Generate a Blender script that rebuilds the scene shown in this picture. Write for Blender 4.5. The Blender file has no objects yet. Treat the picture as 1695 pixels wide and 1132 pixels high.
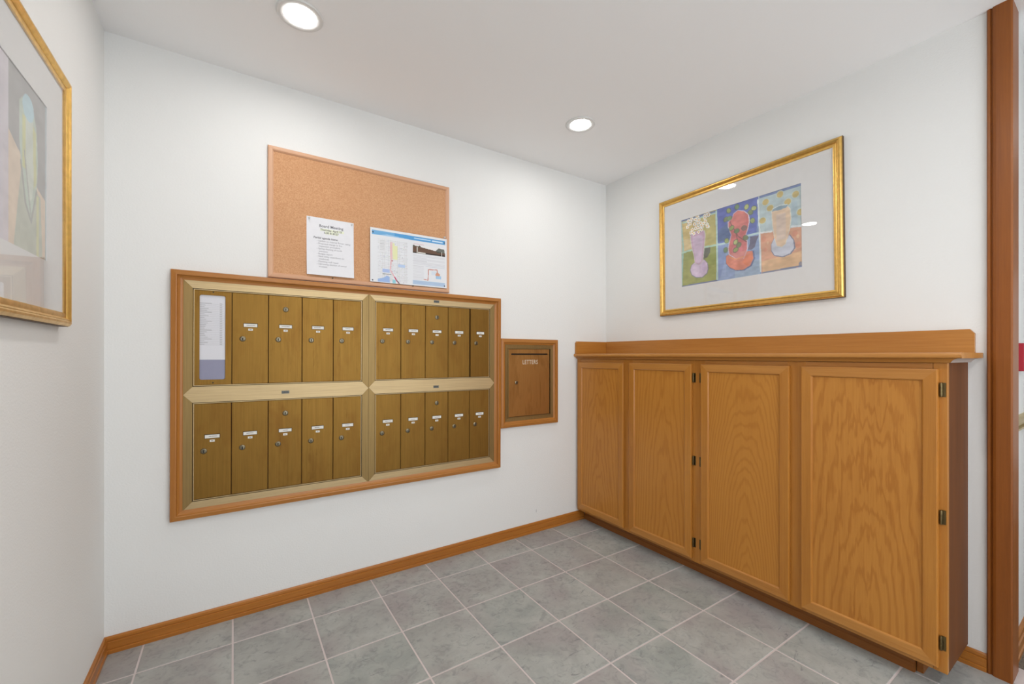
import bpy, bmesh, math, random
import numpy as np
from mathutils import Vector, Matrix
random.seed(7)
R = math.radians
scene = bpy.context.scene
col = scene.collection

# ------------------------------------------------------------------ camera, world, big lights, exposure
CAM = (-2.3650, -2.2966, 1.1874)
cd = bpy.data.cameras.new('camera')
cd.sensor_width = 36.0
cd.lens = 701.453 / 1695 * 36
cd.shift_y = (587.69 - 566.0) / 1695
cd.clip_start = 0.02
cam = bpy.data.objects.new('camera', cd)
cam.location = CAM
cam.rotation_euler = (R(90), 0, -0.5818)
col.objects.link(cam)
scene.camera = cam

world = bpy.data.worlds.new('world')
scene.world = world
world.use_nodes = True
world.node_tree.nodes['Background'].inputs[0].default_value = (0.80, 0.90, 1.0, 1)
world.node_tree.nodes['Background'].inputs[1].default_value = 1.0
scene.view_settings.view_transform = 'Standard'
scene.view_settings.look = 'None'
scene.view_settings.gamma = 1.0
scene.view_settings.use_curve_mapping = False
scene.view_settings.exposure = 0.0

REAR_EMIT = 135.0        # lenses of the unseen downlights added behind the viewer for fill
LENS_EMIT = 110.0         # downlight lenses
HALL_FILL = 3.0              # added fill lamp at the far end of the hallway
WIN_FILL = 36.5               # added fill lamp behind the camera, outside an added unseen window

def area(name, loc, rot, sx, sy, power, color):
    l = bpy.data.lights.new(name, 'AREA')
    l.shape = 'RECTANGLE'; l.size = sx; l.size_y = sy
    l.energy = power; l.color = color
    o = bpy.data.objects.new(name, l)
    o.location = loc; o.rotation_euler = rot
    col.objects.link(o)
    return o
area('window_fill', (-1.1, -3.86, 1.35), (R(108), 0, 0), 2.0, 2.0, WIN_FILL, (0.95, 0.975, 1.0))
area('hallway_fill', (2.24, -2.75, 1.40), (R(100), 0, R(90)), 1.5, 1.9, HALL_FILL, (0.95, 0.975, 1.0))

# ------------------------------------------------------------------ dimensions
XL, ZC, YF = -2.7936, 2.4753, -3.70
XH = 2.3                     # far end of the hallway

# ------------------------------------------------------------------ helpers
def s2l(c):
    def f(v):
        v /= 255.0
        return v / 12.92 if v <= 0.04045 else ((v + 0.055) / 1.055) ** 2.4
    return tuple(f(v) for v in c) + (1.0,)

WL = {}
def wloc(p):
    return WL.get(p.name, Vector((0, 0, 0))) if p else Vector((0, 0, 0))

class MB:
    def __init__(s):
        s.v = []; s.f = []
    def add(s, vs, fs):
        n = len(s.v)
        s.v += [tuple(v) for v in vs]
        s.f += [tuple(n + i for i in f) for f in fs]
        return s
    def box(s, x0, x1, y0, y1, z0, z1, bev=0.0, seg=1):
        if bev <= 0:
            return s.add([(x, y, z) for z in (z0, z1) for y in (y0, y1) for x in (x0, x1)],
                         [(0, 2, 3, 1), (4, 5, 7, 6), (0, 1, 5, 4), (2, 6, 7, 3), (0, 4, 6, 2), (1, 3, 7, 5)])
        bm = bmesh.new()
        bmesh.ops.create_cube(bm, size=1)
        for v in bm.verts:
            v.co = Vector(((x0 + x1) / 2 + v.co.x * (x1 - x0), (y0 + y1) / 2 + v.co.y * (y1 - y0), (z0 + z1) / 2 + v.co.z * (z1 - z0)))
        bmesh.ops.bevel(bm, geom=bm.edges[:], offset=bev, segments=seg, affect='EDGES', profile=0.6)
        bm.verts.index_update()
        s.add([v.co for v in bm.verts], [[v.index for v in f.verts] for f in bm.faces])
        bm.free()
        return s
    def prism(s, ring, fa, fb):
        """closed 2-D ring; fa / fb map a ring point to the two end positions"""
        n = len(ring)
        vs = [fa(p) for p in ring] + [fb(p) for p in ring]
        fs = [(i, (i + 1) % n, n + (i + 1) % n, n + i) for i in range(n)]
        fs += [tuple(range(n - 1, -1, -1)), tuple(range(n, 2 * n))]
        return s.add(vs, fs)
    def lathe(s, prof, org, ax='z', n=32, sgn=1):
        """profile of (radius, height) about an axis; open ends closed with caps when radius > 0"""
        rings = []
        for r, h in prof:
            rg = []
            for k in range(n):
                a = 2 * math.pi * k / n
                c, d = r * math.cos(a), r * math.sin(a)
                h2 = h * sgn
                p = (c, d, h2) if ax == 'z' else ((c, h2, d) if ax == 'y' else (h2, c, d))
                rg.append((org[0] + p[0], org[1] + p[1], org[2] + p[2]))
            rings.append(rg)
        base = len(s.v)
        for rg in rings: s.v += rg
        for j in range(len(rings) - 1):
            for k in range(n):
                a, b = base + j * n + k, base + j * n + (k + 1) % n
                s.f.append((a, b, b + n, a + n))
        if prof[0][0] > 1e-6: s.f.append(tuple(base + k for k in range(n)))
        if prof[-1][0] > 1e-6: s.f.append(tuple(base + (len(rings) - 1) * n + k for k in range(n - 1, -1, -1)))
        return s
    def build(s, name, mat, parent=None, smooth=False, origin=None, recalc=True, kind=None, label=None, cat=None, group=None):
        vs = np.array(s.v)
        o_ = Vector(origin) if origin else Vector(((vs[:, 0].min() + vs[:, 0].max()) / 2, (vs[:, 1].min() + vs[:, 1].max()) / 2, (vs[:, 2].min() + vs[:, 2].max()) / 2))
        me = bpy.data.meshes.new(name)
        me.from_pydata([tuple(Vector(v) - o_) for v in s.v], [], s.f)
        if recalc:
            bm = bmesh.new(); bm.from_mesh(me)
            bmesh.ops.remove_doubles(bm, verts=bm.verts, dist=1e-6)
            bmesh.ops.recalc_face_normals(bm, faces=bm.faces)
            bm.to_mesh(me); bm.free()
        me.materials.append(mat)
        if smooth:
            for p in me.polygons: p.use_smooth = True
            try: me.set_sharp_from_angle(angle=R(35))
            except Exception: pass
        return link(name, me, o_, parent, kind, label, cat, group)

def link(name, me, o_, parent=None, kind=None, label=None, cat=None, group=None):
    ob = bpy.data.objects.new(name, me)
    col.objects.link(ob)
    WL[ob.name] = Vector(o_)
    ob.parent = parent
    ob.location = Vector(o_) - wloc(parent)
    tag(ob, label, cat, group, kind)
    return ob

def tag(o, label=None, cat=None, group=None, kind=None):
    if label: o['label'] = label
    if cat: o['category'] = cat
    if group: o['group'] = group
    if kind: o['kind'] = kind
    return o

def thing(name, loc, label, cat, group=None):
    o = bpy.data.objects.new(name, None)
    o.empty_display_size = 0.05
    col.objects.link(o)
    o.location = loc
    WL[o.name] = Vector(loc)
    return tag(o, label, cat, group)

def struct(name, mb, mat, parent=None, **k):
    return mb.build(name, mat, parent, kind='structure', **k)

# wall frames: (u to the viewer's right, v up, w out of the wall)
def on_back(u, v, w): return (u, -w, v)
def on_right(u, v, w): return (-w, -u, v)
def on_left(u, v, w): return (XL + w, u, v)

def slab(fn, u0, u1, v0, v1, w0, w1, mb=None, bev=0, seg=1):
    mb = mb or MB()
    t = MB().box(u0, u1, v0, v1, w0, w1, bev, seg)
    return mb.add([fn(*p) for p in t.v], t.f)

def mitred(fn, u0, u1, v0, v1, prof):
    """four mitred members; prof = (inset from the outer edge, height off the wall), first and last on the wall"""
    def P(side, end):
        def f(p):
            i, w = p
            if side == 'top': return fn((u0 + i) if end == 0 else (u1 - i), v1 - i, w)
            if side == 'bottom': return fn((u0 + i) if end == 0 else (u1 - i), v0 + i, w)
            if side == 'left': return fn(u0 + i, (v0 + i) if end == 0 else (v1 - i), w)
            return fn(u1 - i, (v0 + i) if end == 0 else (v1 - i), w)
        return f
    return {s: MB().prism(prof, P(s, 0), P(s, 1)) for s in ('top', 'bottom', 'left', 'right')}

# ------------------------------------------------------------------ node helpers
def newmat(name):
    m = bpy.data.materials.new(name); m.use_nodes = True
    nt = m.node_tree
    return m, nt, nt.nodes['Principled BSDF']
def nd(nt, t, **k):
    n = nt.nodes.new(t)
    for a, v in k.items():
        if a.startswith('_'): n.inputs[a[1:].replace('_', ' ')].default_value = v
        else: setattr(n, a, v)
    return n
def mth(nt, op, a, b=None):
    n = nt.nodes.new('ShaderNodeMath'); n.operation = op
    for i, x in enumerate((a, b)):
        if x is None: continue
        if isinstance(x, (int, float)): n.inputs[i].default_value = x
        else: nt.links.new(x, n.inputs[i])
    return n.outputs[0]
def mixc(nt, fac, a, b):
    n = nt.nodes.new('ShaderNodeMix'); n.data_type = 'RGBA'
    for i, x in ((0, fac), (6, a), (7, b)):
        if isinstance(x, (int, float, tuple)): n.inputs[i].default_value = x
        else: nt.links.new(x, n.inputs[i])
    return n.outputs[2]
def rng(nt, x, a, b, c=0.0, d=1.0):
    n = nt.nodes.new('ShaderNodeMapRange')
    nt.links.new(x, n.inputs[0])
    n.inputs[1].default_value = a; n.inputs[2].default_value = b; n.inputs[3].default_value = c; n.inputs[4].default_value = d
    return n.outputs[0]
def coords(nt, scale=(1, 1, 1), rand=True):
    tc = nt.nodes.new('ShaderNodeTexCoord')
    v = tc.outputs['Object']
    if rand:
        oi = nt.nodes.new('ShaderNodeObjectInfo')
        m = nt.nodes.new('ShaderNodeVectorMath'); m.operation = 'SCALE'
        m.inputs[0].default_value = (13.7, 9.1, 5.3)
        nt.links.new(oi.outputs['Random'], m.inputs['Scale'])
        a = nt.nodes.new('ShaderNodeVectorMath'); a.operation = 'ADD'
        nt.links.new(v, a.inputs[0]); nt.links.new(m.outputs[0], a.inputs[1])
        v = a.outputs[0]
    mp = nt.nodes.new('ShaderNodeMapping'); mp.inputs['Scale'].default_value = scale
    nt.links.new(v, mp.inputs[0])
    return mp.outputs[0]
def noise(nt, vec, scale, detail=3, rough=0.5, dist=0.0):
    n = nd(nt, 'ShaderNodeTexNoise', _Scale=scale, _Detail=detail, _Roughness=rough, _Distortion=dist)
    nt.links.new(vec, n.inputs['Vector'])
    return n.outputs[0]
def bump(nt, b, h, strength, dist):
    n = nd(nt, 'ShaderNodeBump', _Strength=strength, _Distance=dist)
    nt.links.new(h, n.inputs['Height']); nt.links.new(n.outputs[0], b.inputs['Normal'])

def plain(name, rgb, rough=0.5, metal=0.0, spec=0.5):
    m, nt, b = newmat(name)
    v = coords(nt)
    n = noise(nt, v, 40, 2)
    c = s2l(rgb)
    dk = tuple(x * 0.93 for x in c[:3]) + (1,)
    nt.links.new(mixc(nt, n, c, dk), b.inputs['Base Color'])
    b.inputs['Roughness'].default_value = rough
    b.inputs['Metallic'].default_value = metal
    b.inputs['Specular IOR Level'].default_value = spec
    return m

def paint(name, rgb, bstr=0.25, bscale=260):
    m, nt, b = newmat(name)
    tc = nt.nodes.new('ShaderNodeTexCoord')
    n1 = noise(nt, tc.outputs['Object'], bscale, 2, 0.5)
    n2 = noise(nt, tc.outputs['Object'], 1.3, 2, 0.5)
    c = s2l(rgb)
    nt.links.new(mixc(nt, rng(nt, n2, .3, .7), c, tuple(x * 0.985 for x in c[:3]) + (1,)), b.inputs['Base Color'])
    b.inputs['Roughness'].default_value = 0.75
    b.inputs['Specular IOR Level'].default_value = 0.25
    bump(nt, b, n1, bstr, 0.002)
    return m

AX = {'x': (0.035, 1, 1), 'y': (1, 0.035, 1), 'z': (1, 1, 0.035)}
def oak(name, axis, light, dark, contrast=0.5, rough=0.32, fibre=170, streak=26, coat=0.06):
    """straight grained oak, grain running along one world axis"""
    m, nt, b = newmat(name)
    v = coords(nt, AX[axis])
    f1 = noise(nt, v, fibre, 4, 0.65)
    f2 = noise(nt, v, streak, 3, 0.55, 0.3)
    vl = coords(nt, tuple(0.3 if k < 1 else 1 for k in AX[axis]))
    f3 = noise(nt, vl, 5, 2)
    g = mth(nt, 'ADD', mth(nt, 'MULTIPLY', rng(nt, f1, .32, .7), 0.45), mth(nt, 'MULTIPLY', rng(nt, f2, .35, .68), 0.4))
    g = mth(nt, 'ADD', g, mth(nt, 'MULTIPLY', rng(nt, f3, .35, .65), 0.15))
    g = mth(nt, 'MULTIPLY', g, contrast * 1.6)
    g = rng(nt, g, 0, 1)
    nt.links.new(mixc(nt, g, s2l(light), s2l(dark)), b.inputs['Base Color'])
    b.inputs['Roughness'].default_value = rough
    b.inputs['Coat Weight'].default_value = coat
    b.inputs['Specular IOR Level'].default_value = 0.38
    b.inputs['Coat Roughness'].default_value = 0.2
    bump(nt, b, f1, 0.06, 0.001)
    return m

def oak_panel(name, light, dark, freq=70, slope=0.10, wob=0.05, contrast=0.55, sharp=1.0, noisy=1.0, uoff=0.0):
    """plain sawn panel with cathedral arches; panel lies in the local y z plane"""
    m, nt, b = newmat(name)
    tc = nt.nodes.new('ShaderNodeTexCoord')
    oi = nt.nodes.new('ShaderNodeObjectInfo')
    sp = nt.nodes.new('ShaderNodeSeparateXYZ'); nt.links.new(tc.outputs['Object'], sp.inputs[0])
    vr = coords(nt, (1, 3.2, 1.1))
    vr2 = coords(nt, (1, 12, 1.6))
    vf = coords(nt, AX['z'])
    n1 = noise(nt, vr, 2.1, 3, 0.5)
    n2 = noise(nt, vr2, 3.5, 3, 0.55)
    u = mth(nt, 'ADD', sp.outputs['Y'], uoff)
    w = mth(nt, 'ADD', mth(nt, 'MULTIPLY', sp.outputs['Z'], slope), 0.10)
    w = mth(nt, 'ADD', w, mth(nt, 'MULTIPLY', mth(nt, 'SUBTRACT', n1, 0.5), wob * 3))
    w = mth(nt, 'ADD', w, mth(nt, 'MULTIPLY', mth(nt, 'SUBTRACT', n2, 0.5), 0.03 * noisy))
    rr = mth(nt, 'SQRT', mth(nt, 'ADD', mth(nt, 'MULTIPLY', u, u), mth(nt, 'MULTIPLY', w, w)))
    sn = mth(nt, 'SINE', mth(nt, 'MULTIPLY', rr, freq * 6.283))
    ring = rng(nt, sn, -0.2, 1.0)
    ring = mth(nt, 'POWER', ring, 1.6 * sharp)
    f1 = noise(nt, vf, 150, 4, 0.65)
    g = mth(nt, 'ADD', mth(nt, 'MULTIPLY', ring, 0.62), mth(nt, 'MULTIPLY', rng(nt, f1, .35, .7), 0.38))
    g = mth(nt, 'ADD', g, mth(nt, 'MULTIPLY', mth(nt, 'SUBTRACT', n1, 0.5), 0.5))
    g = rng(nt, mth(nt, 'MULTIPLY', g, contrast * 1.5), 0, 1)
    nt.links.new(mixc(nt, g, s2l(light), s2l(dark)), b.inputs['Base Color'])
    b.inputs['Roughness'].default_value = 0.40
    b.inputs['Specular IOR Level'].default_value = 0.35
    b.inputs['Coat Weight'].default_value = 0.05
    b.inputs['Coat Roughness'].default_value = 0.2
    return m

def brass(name, rgb, axis, rough=0.42, stain=0.35, aniso=0.6):
    m, nt, b = newmat(name)
    sc = {'z': (1, 1, 0.012), 'x': (0.012, 1, 1)}[axis]
    v = coords(nt, sc)
    f = noise(nt, v, 330, 3, 0.7)
    vs = coords(nt, (1.2, 1, 0.45))
    s_ = noise(nt, vs, 9, 4, 0.6, 0.6)
    vb = coords(nt, (3.0, 1, 0.35))
    s2_ = noise(nt, vb, 14, 5, 0.7, 0.8)
    c = s2l(rgb)
    c1 = mixc(nt, rng(nt, f, .3, .7), c, tuple(x * 0.80 for x in c[:3]) + (1,))
    c2 = mixc(nt, mth(nt, 'MULTIPLY', rng(nt, s_, .50, .72), stain), c1, s2l((118, 76, 30)))
    c2 = mixc(nt, mth(nt, 'MULTIPLY', rng(nt, s2_, .56, .75), stain * 0.9), c2, s2l((92, 58, 22)))
    nt.links.new(c2, b.inputs['Base Color'])
    b.inputs['Metallic'].default_value = 0.85
    nt.links.new(rng(nt, f, 0, 1, rough - 0.06, rough + 0.1), b.inputs['Roughness'])
    bump(nt, b, f, 0.10, 0.0006)
    return m

def metal(name, rgb, rough=0.3):
    m, nt, b = newmat(name)
    v = coords(nt)
    n = noise(nt, v, 60, 3)
    c = s2l(rgb)
    nt.links.new(mixc(nt, rng(nt, n, .3, .7), c, tuple(x * 0.82 for x in c[:3]) + (1,)), b.inputs['Base Color'])
    b.inputs['Metallic'].default_value = 1.0
    nt.links.new(rng(nt, n, 0, 1, rough - .05, rough + .1), b.inputs['Roughness'])
    return m

def emis(name, rgb, strength):
    m = bpy.data.materials.new(name); m.use_nodes = True
    nt = m.node_tree; nt.nodes.clear()
    e = nd(nt, 'ShaderNodeEmission', _Color=rgb, _Strength=strength)
    o = nt.nodes.new('ShaderNodeOutputMaterial'); nt.links.new(e.outputs[0], o.inputs[0])
    return m

def pane_mat(name, tint=(1, 1, 1, 1), ior=1.5):
    m = bpy.data.materials.new(name); m.use_nodes = True
    nt = m.node_tree; nt.nodes.clear()
    t = nd(nt, 'ShaderNodeBsdfTransparent', _Color=tint)
    g = nd(nt, 'ShaderNodeBsdfGlossy', _Roughness=0.0)
    fr = nd(nt, 'ShaderNodeFresnel', _IOR=ior)
    mx = nt.nodes.new('ShaderNodeMixShader')
    ge = nt.nodes.new('ShaderNodeNewGeometry')
    nt.links.new(mth(nt, 'MULTIPLY', fr.outputs[0], mth(nt, 'SUBTRACT', 1.0, ge.outputs['Backfacing'])), mx.inputs[0]); nt.links.new(t.outputs[0], mx.inputs[1]); nt.links.new(g.outputs[0], mx.inputs[2])
    o = nt.nodes.new('ShaderNodeOutputMaterial'); nt.links.new(mx.outputs[0], o.inputs[0])
    return m

def print_mat(name, rough=0.7):
    m, nt, b = newmat(name)
    a = nt.nodes.new('ShaderNodeAttribute'); a.attribute_name = 'Col'
    nt.links.new(a.outputs['Color'], b.inputs['Base Color'])
    b.inputs['Roughness'].default_value = rough
    b.inputs['Specular IOR Level'].default_value = 0.2
    return m

def slate():
    m, nt, b = newmat('slate tile')
    v = coords(nt)
    oi = nt.nodes.new('ShaderNodeObjectInfo')
    n1 = noise(nt, v, 5.5, 5, 0.6, 0.9)
    n2 = noise(nt, v, 26, 4, 0.62, 1.2)
    vv = coords(nt, (1.0, 2.6, 1))
    n3 = noise(nt, vv, 9, 6, 0.7, 2.2)
    n4 = noise(nt, v, 3.0, 2, 0.5)
    base = mixc(nt, oi.outputs['Random'], s2l((150, 155, 150)), s2l((160, 156, 152)))
    c = mixc(nt, rng(nt, n1, .35, .65), base, s2l((174, 175, 170)))
    c = mixc(nt, mth(nt, 'MULTIPLY', rng(nt, n4, .48, .66), .45), c, s2l((154, 141, 142)))
    c = mixc(nt, mth(nt, 'MULTIPLY', rng(nt, n2, .5, .72), .5), c, s2l((122, 125, 123)))
    c = mixc(nt, mth(nt, 'MULTIPLY', rng(nt, n3, .60, .74), .75), c, s2l((84, 86, 92)))
    nt.links.new(c, b.inputs['Base Color'])
    nt.links.new(rng(nt, n2, .3, .7, .38, .6), b.inputs['Roughness'])
    b.inputs['Specular IOR Level'].default_value = 0.35
    h = mth(nt, 'ADD', mth(nt, 'MULTIPLY', n1, 1.2), mth(nt, 'MULTIPLY', n3, .6))
    bump(nt, b, h, 0.45, 0.004)
    return m

def speck(name, a_, b_, c_, scale, rough=0.9, bstr=0.4, bdist=0.002):
    m, nt, b = newmat(name)
    v = coords(nt)
    n1 = noise(nt, v, scale, 2, 0.6)
    n2 = noise(nt, v, scale * 2.3, 2, 0.6)
    n3 = noise(nt, v, 4, 3, 0.6)
    c = mixc(nt, rng(nt, n1, .38, .62), s2l(a_), s2l(b_))
    c = mixc(nt, mth(nt, 'MULTIPLY', rng(nt, n2, .58, .68), .6), c, s2l(c_))
    c = mixc(nt, mth(nt, 'MULTIPLY', rng(nt, n3, .4, .65), .25), c, s2l(b_))
    nt.links.new(c, b.inputs['Base Color'])
    b.inputs['Roughness'].default_value = rough
    b.inputs['Specular IOR Level'].default_value = 0.1
    bump(nt, b, n1, bstr, bdist)
    return m

# ------------------------------------------------------------------ materials
M_wall = paint('off white wall paint', (233, 233, 231), 0.35, 150)
M_ceil = paint('ceiling paint', (246, 246, 246), 0.1, 120)
M_grout = plain('pale pink grout', (210, 198, 195), 0.9)
M_slate = slate()
M_carpet = speck('speckled carpet', (96, 88, 80), (140, 130, 118), (50, 45, 42), 180, 0.95, 0.9, 0.006)
OAK_L, OAK_D = (192, 131, 57), (160, 98, 33)
M_oakz = oak('oak grain upright', 'z', OAK_L, OAK_D)
M_oaky = oak('oak grain along counter', 'y', (196, 138, 70), (164, 104, 43))
M_oakx = oak('oak grain along back wall', 'x', OAK_L, OAK_D)
TR_L, TR_D = (182, 116, 46), (138, 78, 23)
M_trimx = oak('trim oak along back wall', 'x', TR_L, TR_D, 0.4, 0.28)
M_trimy = oak('trim oak along side wall', 'y', TR_L, TR_D, 0.4, 0.28)
M_trimz = oak('trim oak upright', 'z', (148, 84, 27), (112, 58, 15), 0.45, 0.42)
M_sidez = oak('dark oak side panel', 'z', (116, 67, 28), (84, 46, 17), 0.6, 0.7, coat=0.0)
M_framex = oak('mailbox surround oak along', 'x', (180, 121, 58), (150, 91, 34), 0.40, 0.36)
M_framez = oak('mailbox surround oak upright', 'z', (178, 117, 52), (146, 86, 30), 0.40, 0.36)
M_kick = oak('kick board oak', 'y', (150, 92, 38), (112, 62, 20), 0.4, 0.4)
P_L, P_D = (192, 130, 54), (168, 105, 37)
M_pan1 = oak_panel('oak door panel fine', P_L, P_D, 55, 0.10, 0.03, 0.52, 1, 1.0)
M_pan2 = oak_panel('oak door panel straight', P_L, P_D, 60, 0.07, 0.02, 0.5, 1, .7, uoff=0.05)
M_pan3 = oak_panel('oak door panel arched', P_L, P_D, 92, 0.15, 0.022, 0.46, 1, .35, uoff=0.02)
M_pan4 = oak_panel('oak door panel broad figure', (192, 130, 56), (166, 103, 37), 40, 0.16, 0.045, 0.58, .8, 2.2)
M_brz = brass('brushed brass upright', (143, 107, 48), 'z', 0.45, 0.42)
M_brd = brass('brushed brass letter door', (182, 134, 76), 'z', 0.42, 0.40)
M_brx_lit = brass('brushed brass along lit', (202, 178, 136), 'x', 0.48, 0.03)  # paler than the door brass: ceiling light caught by the rails, put into the colour
M_brs = brass('brushed brass stile', (156, 130, 84), 'z', 0.46, 0.06)
M_dark = plain('dark recess', (40, 26, 12), 0.8)
M_gap = plain('shadowed housing', (70, 48, 20), 0.7)
M_steel = metal('worn steel lock', (140, 130, 108), 0.30)
M_keyway = plain('keyway', (28, 26, 24), 0.6)
M_label = plain('white name card', (232, 230, 224), 0.7)
M_ink = plain('grey print', (162, 162, 168), 0.8)
M_ink2 = plain('dark print', (104, 104, 110), 0.8)
M_plate = metal('maker plate', (110, 112, 108), 0.45)
M_platem = plain('maker plate mark', (60, 60, 60), 0.6)
M_plastic = plain('lavender grey insert', (146, 146, 172), 0.35)
M_cork = speck('cork', (214, 167, 127), (199, 148, 108), (168, 116, 80), 210, 0.9, 0.35, 0.001)
M_corkfx = oak('cork board rail along', 'x', (214, 168, 134), (190, 138, 102), 0.3, 0.5)
M_corkfz = oak('cork board rail upright', 'z', (218, 174, 142), (194, 142, 108), 0.3, 0.5)
M_paper = plain('white paper', (234, 234, 238), 0.8, 0, 0.2)
M_hl = plain('yellow highlighter', (234, 238, 214), 0.8, 0, 0.2)
M_gold = metal('gilded moulding', (234, 190, 108), 0.30)
M_golds = metal('gilded moulding dark sight edge', (176, 118, 48), 0.35)
M_gold_edge = plain('dark bronze frame edge', (84, 58, 24), 0.5)
M_mat = plain('white mat board', (226, 225, 224), 0.85, 0, 0.2)
M_glass = pane_mat('picture glass')
M_clear = plain('frosted clear plastic', (206, 208, 208), 0.2)
M_print = print_mat('printed picture')
M_white = plain('white enamel trim', (226, 226, 224), 0.4)
M_lens = emis('downlight lens', (1.0, 0.985, 0.96, 1), LENS_EMIT)
M_hinge = metal('antique brass hinge', (120, 104, 72), 0.35)
M_red = plain('red enamel', (168, 24, 44), 0.4)
M_railgold = metal('rail brass', (206, 184, 130), 0.35)
M_letter = plain('pale lettering', (226, 214, 190), 0.5)
M_chip = plain('bare chipped board', (176, 160, 150), 0.8)

# ------------------------------------------------------------------ the room
fl = struct('floor', MB().box(XL, 0.13, YF, 0.0, -0.10, -0.0014), M_grout)
GX, GY, TX, TY, GAP = -0.5383, -0.204, 0.3048, 0.3120, 0.0066
xs = [XL]
k = GX - 8 * TX
while k < 0.12:
    if k > XL + 0.02: xs.append(k)
    k += TX
xs.append(0.125)
ys = [0.0]
k = GY
while k > YF + 0.02: ys.append(k); k -= TY
ys.append(YF)
tile_cache = {}
for i in range(len(xs) - 1):
    for j in range(len(ys) - 1):
        x0, x1, y1, y0 = xs[i], xs[i + 1], ys[j], ys[j + 1]
        if x0 > -0.24 and y0 > -1.80: continue              # under the cabinet
        if x1 > 0.0 and y1 > -2.02:
            if x0 >= 0.0 or y1 > -1.80: x1 = 0.0
            else:
                x1 = 0.0
        if x1 - x0 < 0.03: continue
        key = (round(x1 - x0, 4), round(y1 - y0, 4))
        if key not in tile_cache:
            hx, hy = key[0] / 2 - GAP / 2, key[1] / 2 - GAP / 2
            t = MB().box(-hx, hx, -hy, hy, -0.008, 0.0, 0.0012)
            me = bpy.data.meshes.new('tile'); me.from_pydata(t.v, [], t.f); me.materials.append(M_slate)
            tile_cache[key] = me
        o = link('tile', tile_cache[key], ((x0 + x1) / 2, (y0 + y1) / 2, random.uniform(-0.0003, 0.0003)), fl)
        o.rotation_euler = (random.uniform(-.001, .001), random.uniform(-.001, .001), 0)

struct('wall_back', MB().box(XL - 0.12, 0.085, 0.0, 0.12, -0.1, ZC + 0.1), M_wall)
struct('wall_left', MB().box(XL - 0.12, XL, YF - 0.12, 0.0, -0.1, ZC + 0.1), M_wall)
struct('wall_right', MB().box(0.0, 0.085, -1.99, 0.0, -0.1, ZC + 0.1), M_wall)
struct('ceiling', MB().box(XL, XH, YF, 0.0, ZC, ZC + 0.1), M_ceil)
struct('wall_right', MB().box(0.0, 0.085, YF, -3.10, -0.1, ZC + 0.1), M_wall)
wf = MB()
wf.box(XL - .12, -2.2, YF - .12, YF, -0.1, ZC + .1); wf.box(-0.05, XH, YF - .12, YF, -0.1, ZC + .1)
wf.box(-2.2, -0.05, YF - .12, YF, -0.1, 0.30); wf.box(-2.2, -0.05, YF - .12, YF, 2.38, ZC + .1)
struct('wall_front', wf, M_wall, recalc=False)
w1 = MB()  # unseen window, added so the fill lamp can shine in
for a in (-2.2, -1.155, -0.11): w1.box(a, a + .06, YF - .09, YF - .03, .30, 2.38)
w1.box(-2.14, -0.11, YF - .089, YF - .031, .30, .36); w1.box(-2.14, -0.11, YF - .089, YF - .031, 2.32, 2.38)
win = struct('added_window_1', w1, M_white, recalc=False)
MB().box(-2.14, -1.155, YF - .064, YF - .058, .36, 2.32).build('window_pane', M_glass, win)
MB().box(-1.095, -0.11, YF - .064, YF - .058, .36, 2.32).build('window_pane', M_glass, win)

# hallway seen past the post
struct('floor_hallway', MB().box(0.13, XH, YF, -1.985, -0.10, 0.004), M_carpet)
struct('wall_hallway', MB().box(0.085, XH, -1.985, -1.885, -0.1, ZC), M_wall)
struct('wall_hallway_end', MB().box(XH, XH + .1, YF, -1.885, -0.1, ZC), M_wall)

BP = [(0, 0), (.014, 0), (.014, .013), (.0100, .0155), (.0100, .018), (.0120, .020), (.0112, .045), (.0075, .047), (.0075, .050), (.0092, .052), (.0078, .061), (.004, .066), (0, .066)]
struct('baseboard_back', MB().prism(BP, lambda p: (XL + p[0], -p[0], p[1]), lambda p: (-0.236, -p[0], p[1])), M_trimx)
struct('baseboard_left', MB().prism(BP, lambda p: (XL + p[0], YF, p[1]), lambda p: (XL + p[0], -p[0], p[1])), M_trimy)
struct('baseboard_right', MB().prism(BP, lambda p: (-p[0], -1.948, p[1]), lambda p: (-p[0], -1.823, p[1])), M_trimy)
struct('baseboard_hallway', MB().prism(BP, lambda p: (0.0975, -1.985 - p[0] * 1.5, .004 + p[1]), lambda p: (XH, -1.985 - p[0] * 1.5, .004 + p[1])), M_trimx)
# moulded casing on the room side, jamb on the end of the wall
CP = [(0, 0), (0, .009), (.0035, .013), (.0095, .013), (.0115, .0095), (.0145, .0105), (.0165, .016), (.024, .018), (.060, .020), (.065, .018), (.065, 0)]
struct('trim_1', MB().prism(CP, lambda p: (-p[1], -1.948 - p[0], 0.0), lambda p: (-p[1], -1.948 - p[0], ZC)), M_trimz)
struct('trim_2', MB().box(0.0, 0.097, -2.013, -1.990, 0.0, ZC, 0.002), M_trimz)
# chair rail on the hallway wall
RP = [(.885, 0), (.885, .012), (.893, .020), (.900, .020), (.904, .010), (.918, .010), (.922, .021), (.938, .021), (.942, .012), (.942, 0)]
struct('trim_3', MB().prism(RP, lambda p: (0.0975, -1.985 - p[1], p[0]), lambda p: (XH, -1.985 - p[1], p[0])), M_railgold)
# scuff on the back wall
MB().box(-.6595, -.6575, -.0006, .0, .128, .148).build('scuff_mark', M_ink, bpy.data.objects['wall_back'])

# ------------------------------------------------------------------ cabinet under the counter
XFF, XD = -0.290, -0.309
cab = thing('wall_cabinet', (-0.145, -0.95, 0.0), 'low golden oak wall cabinet with four framed doors, standing under the wooden counter', 'cabinet')
TOPZ, BOTZ, YE = 1.160, 0.075, -1.898
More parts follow.
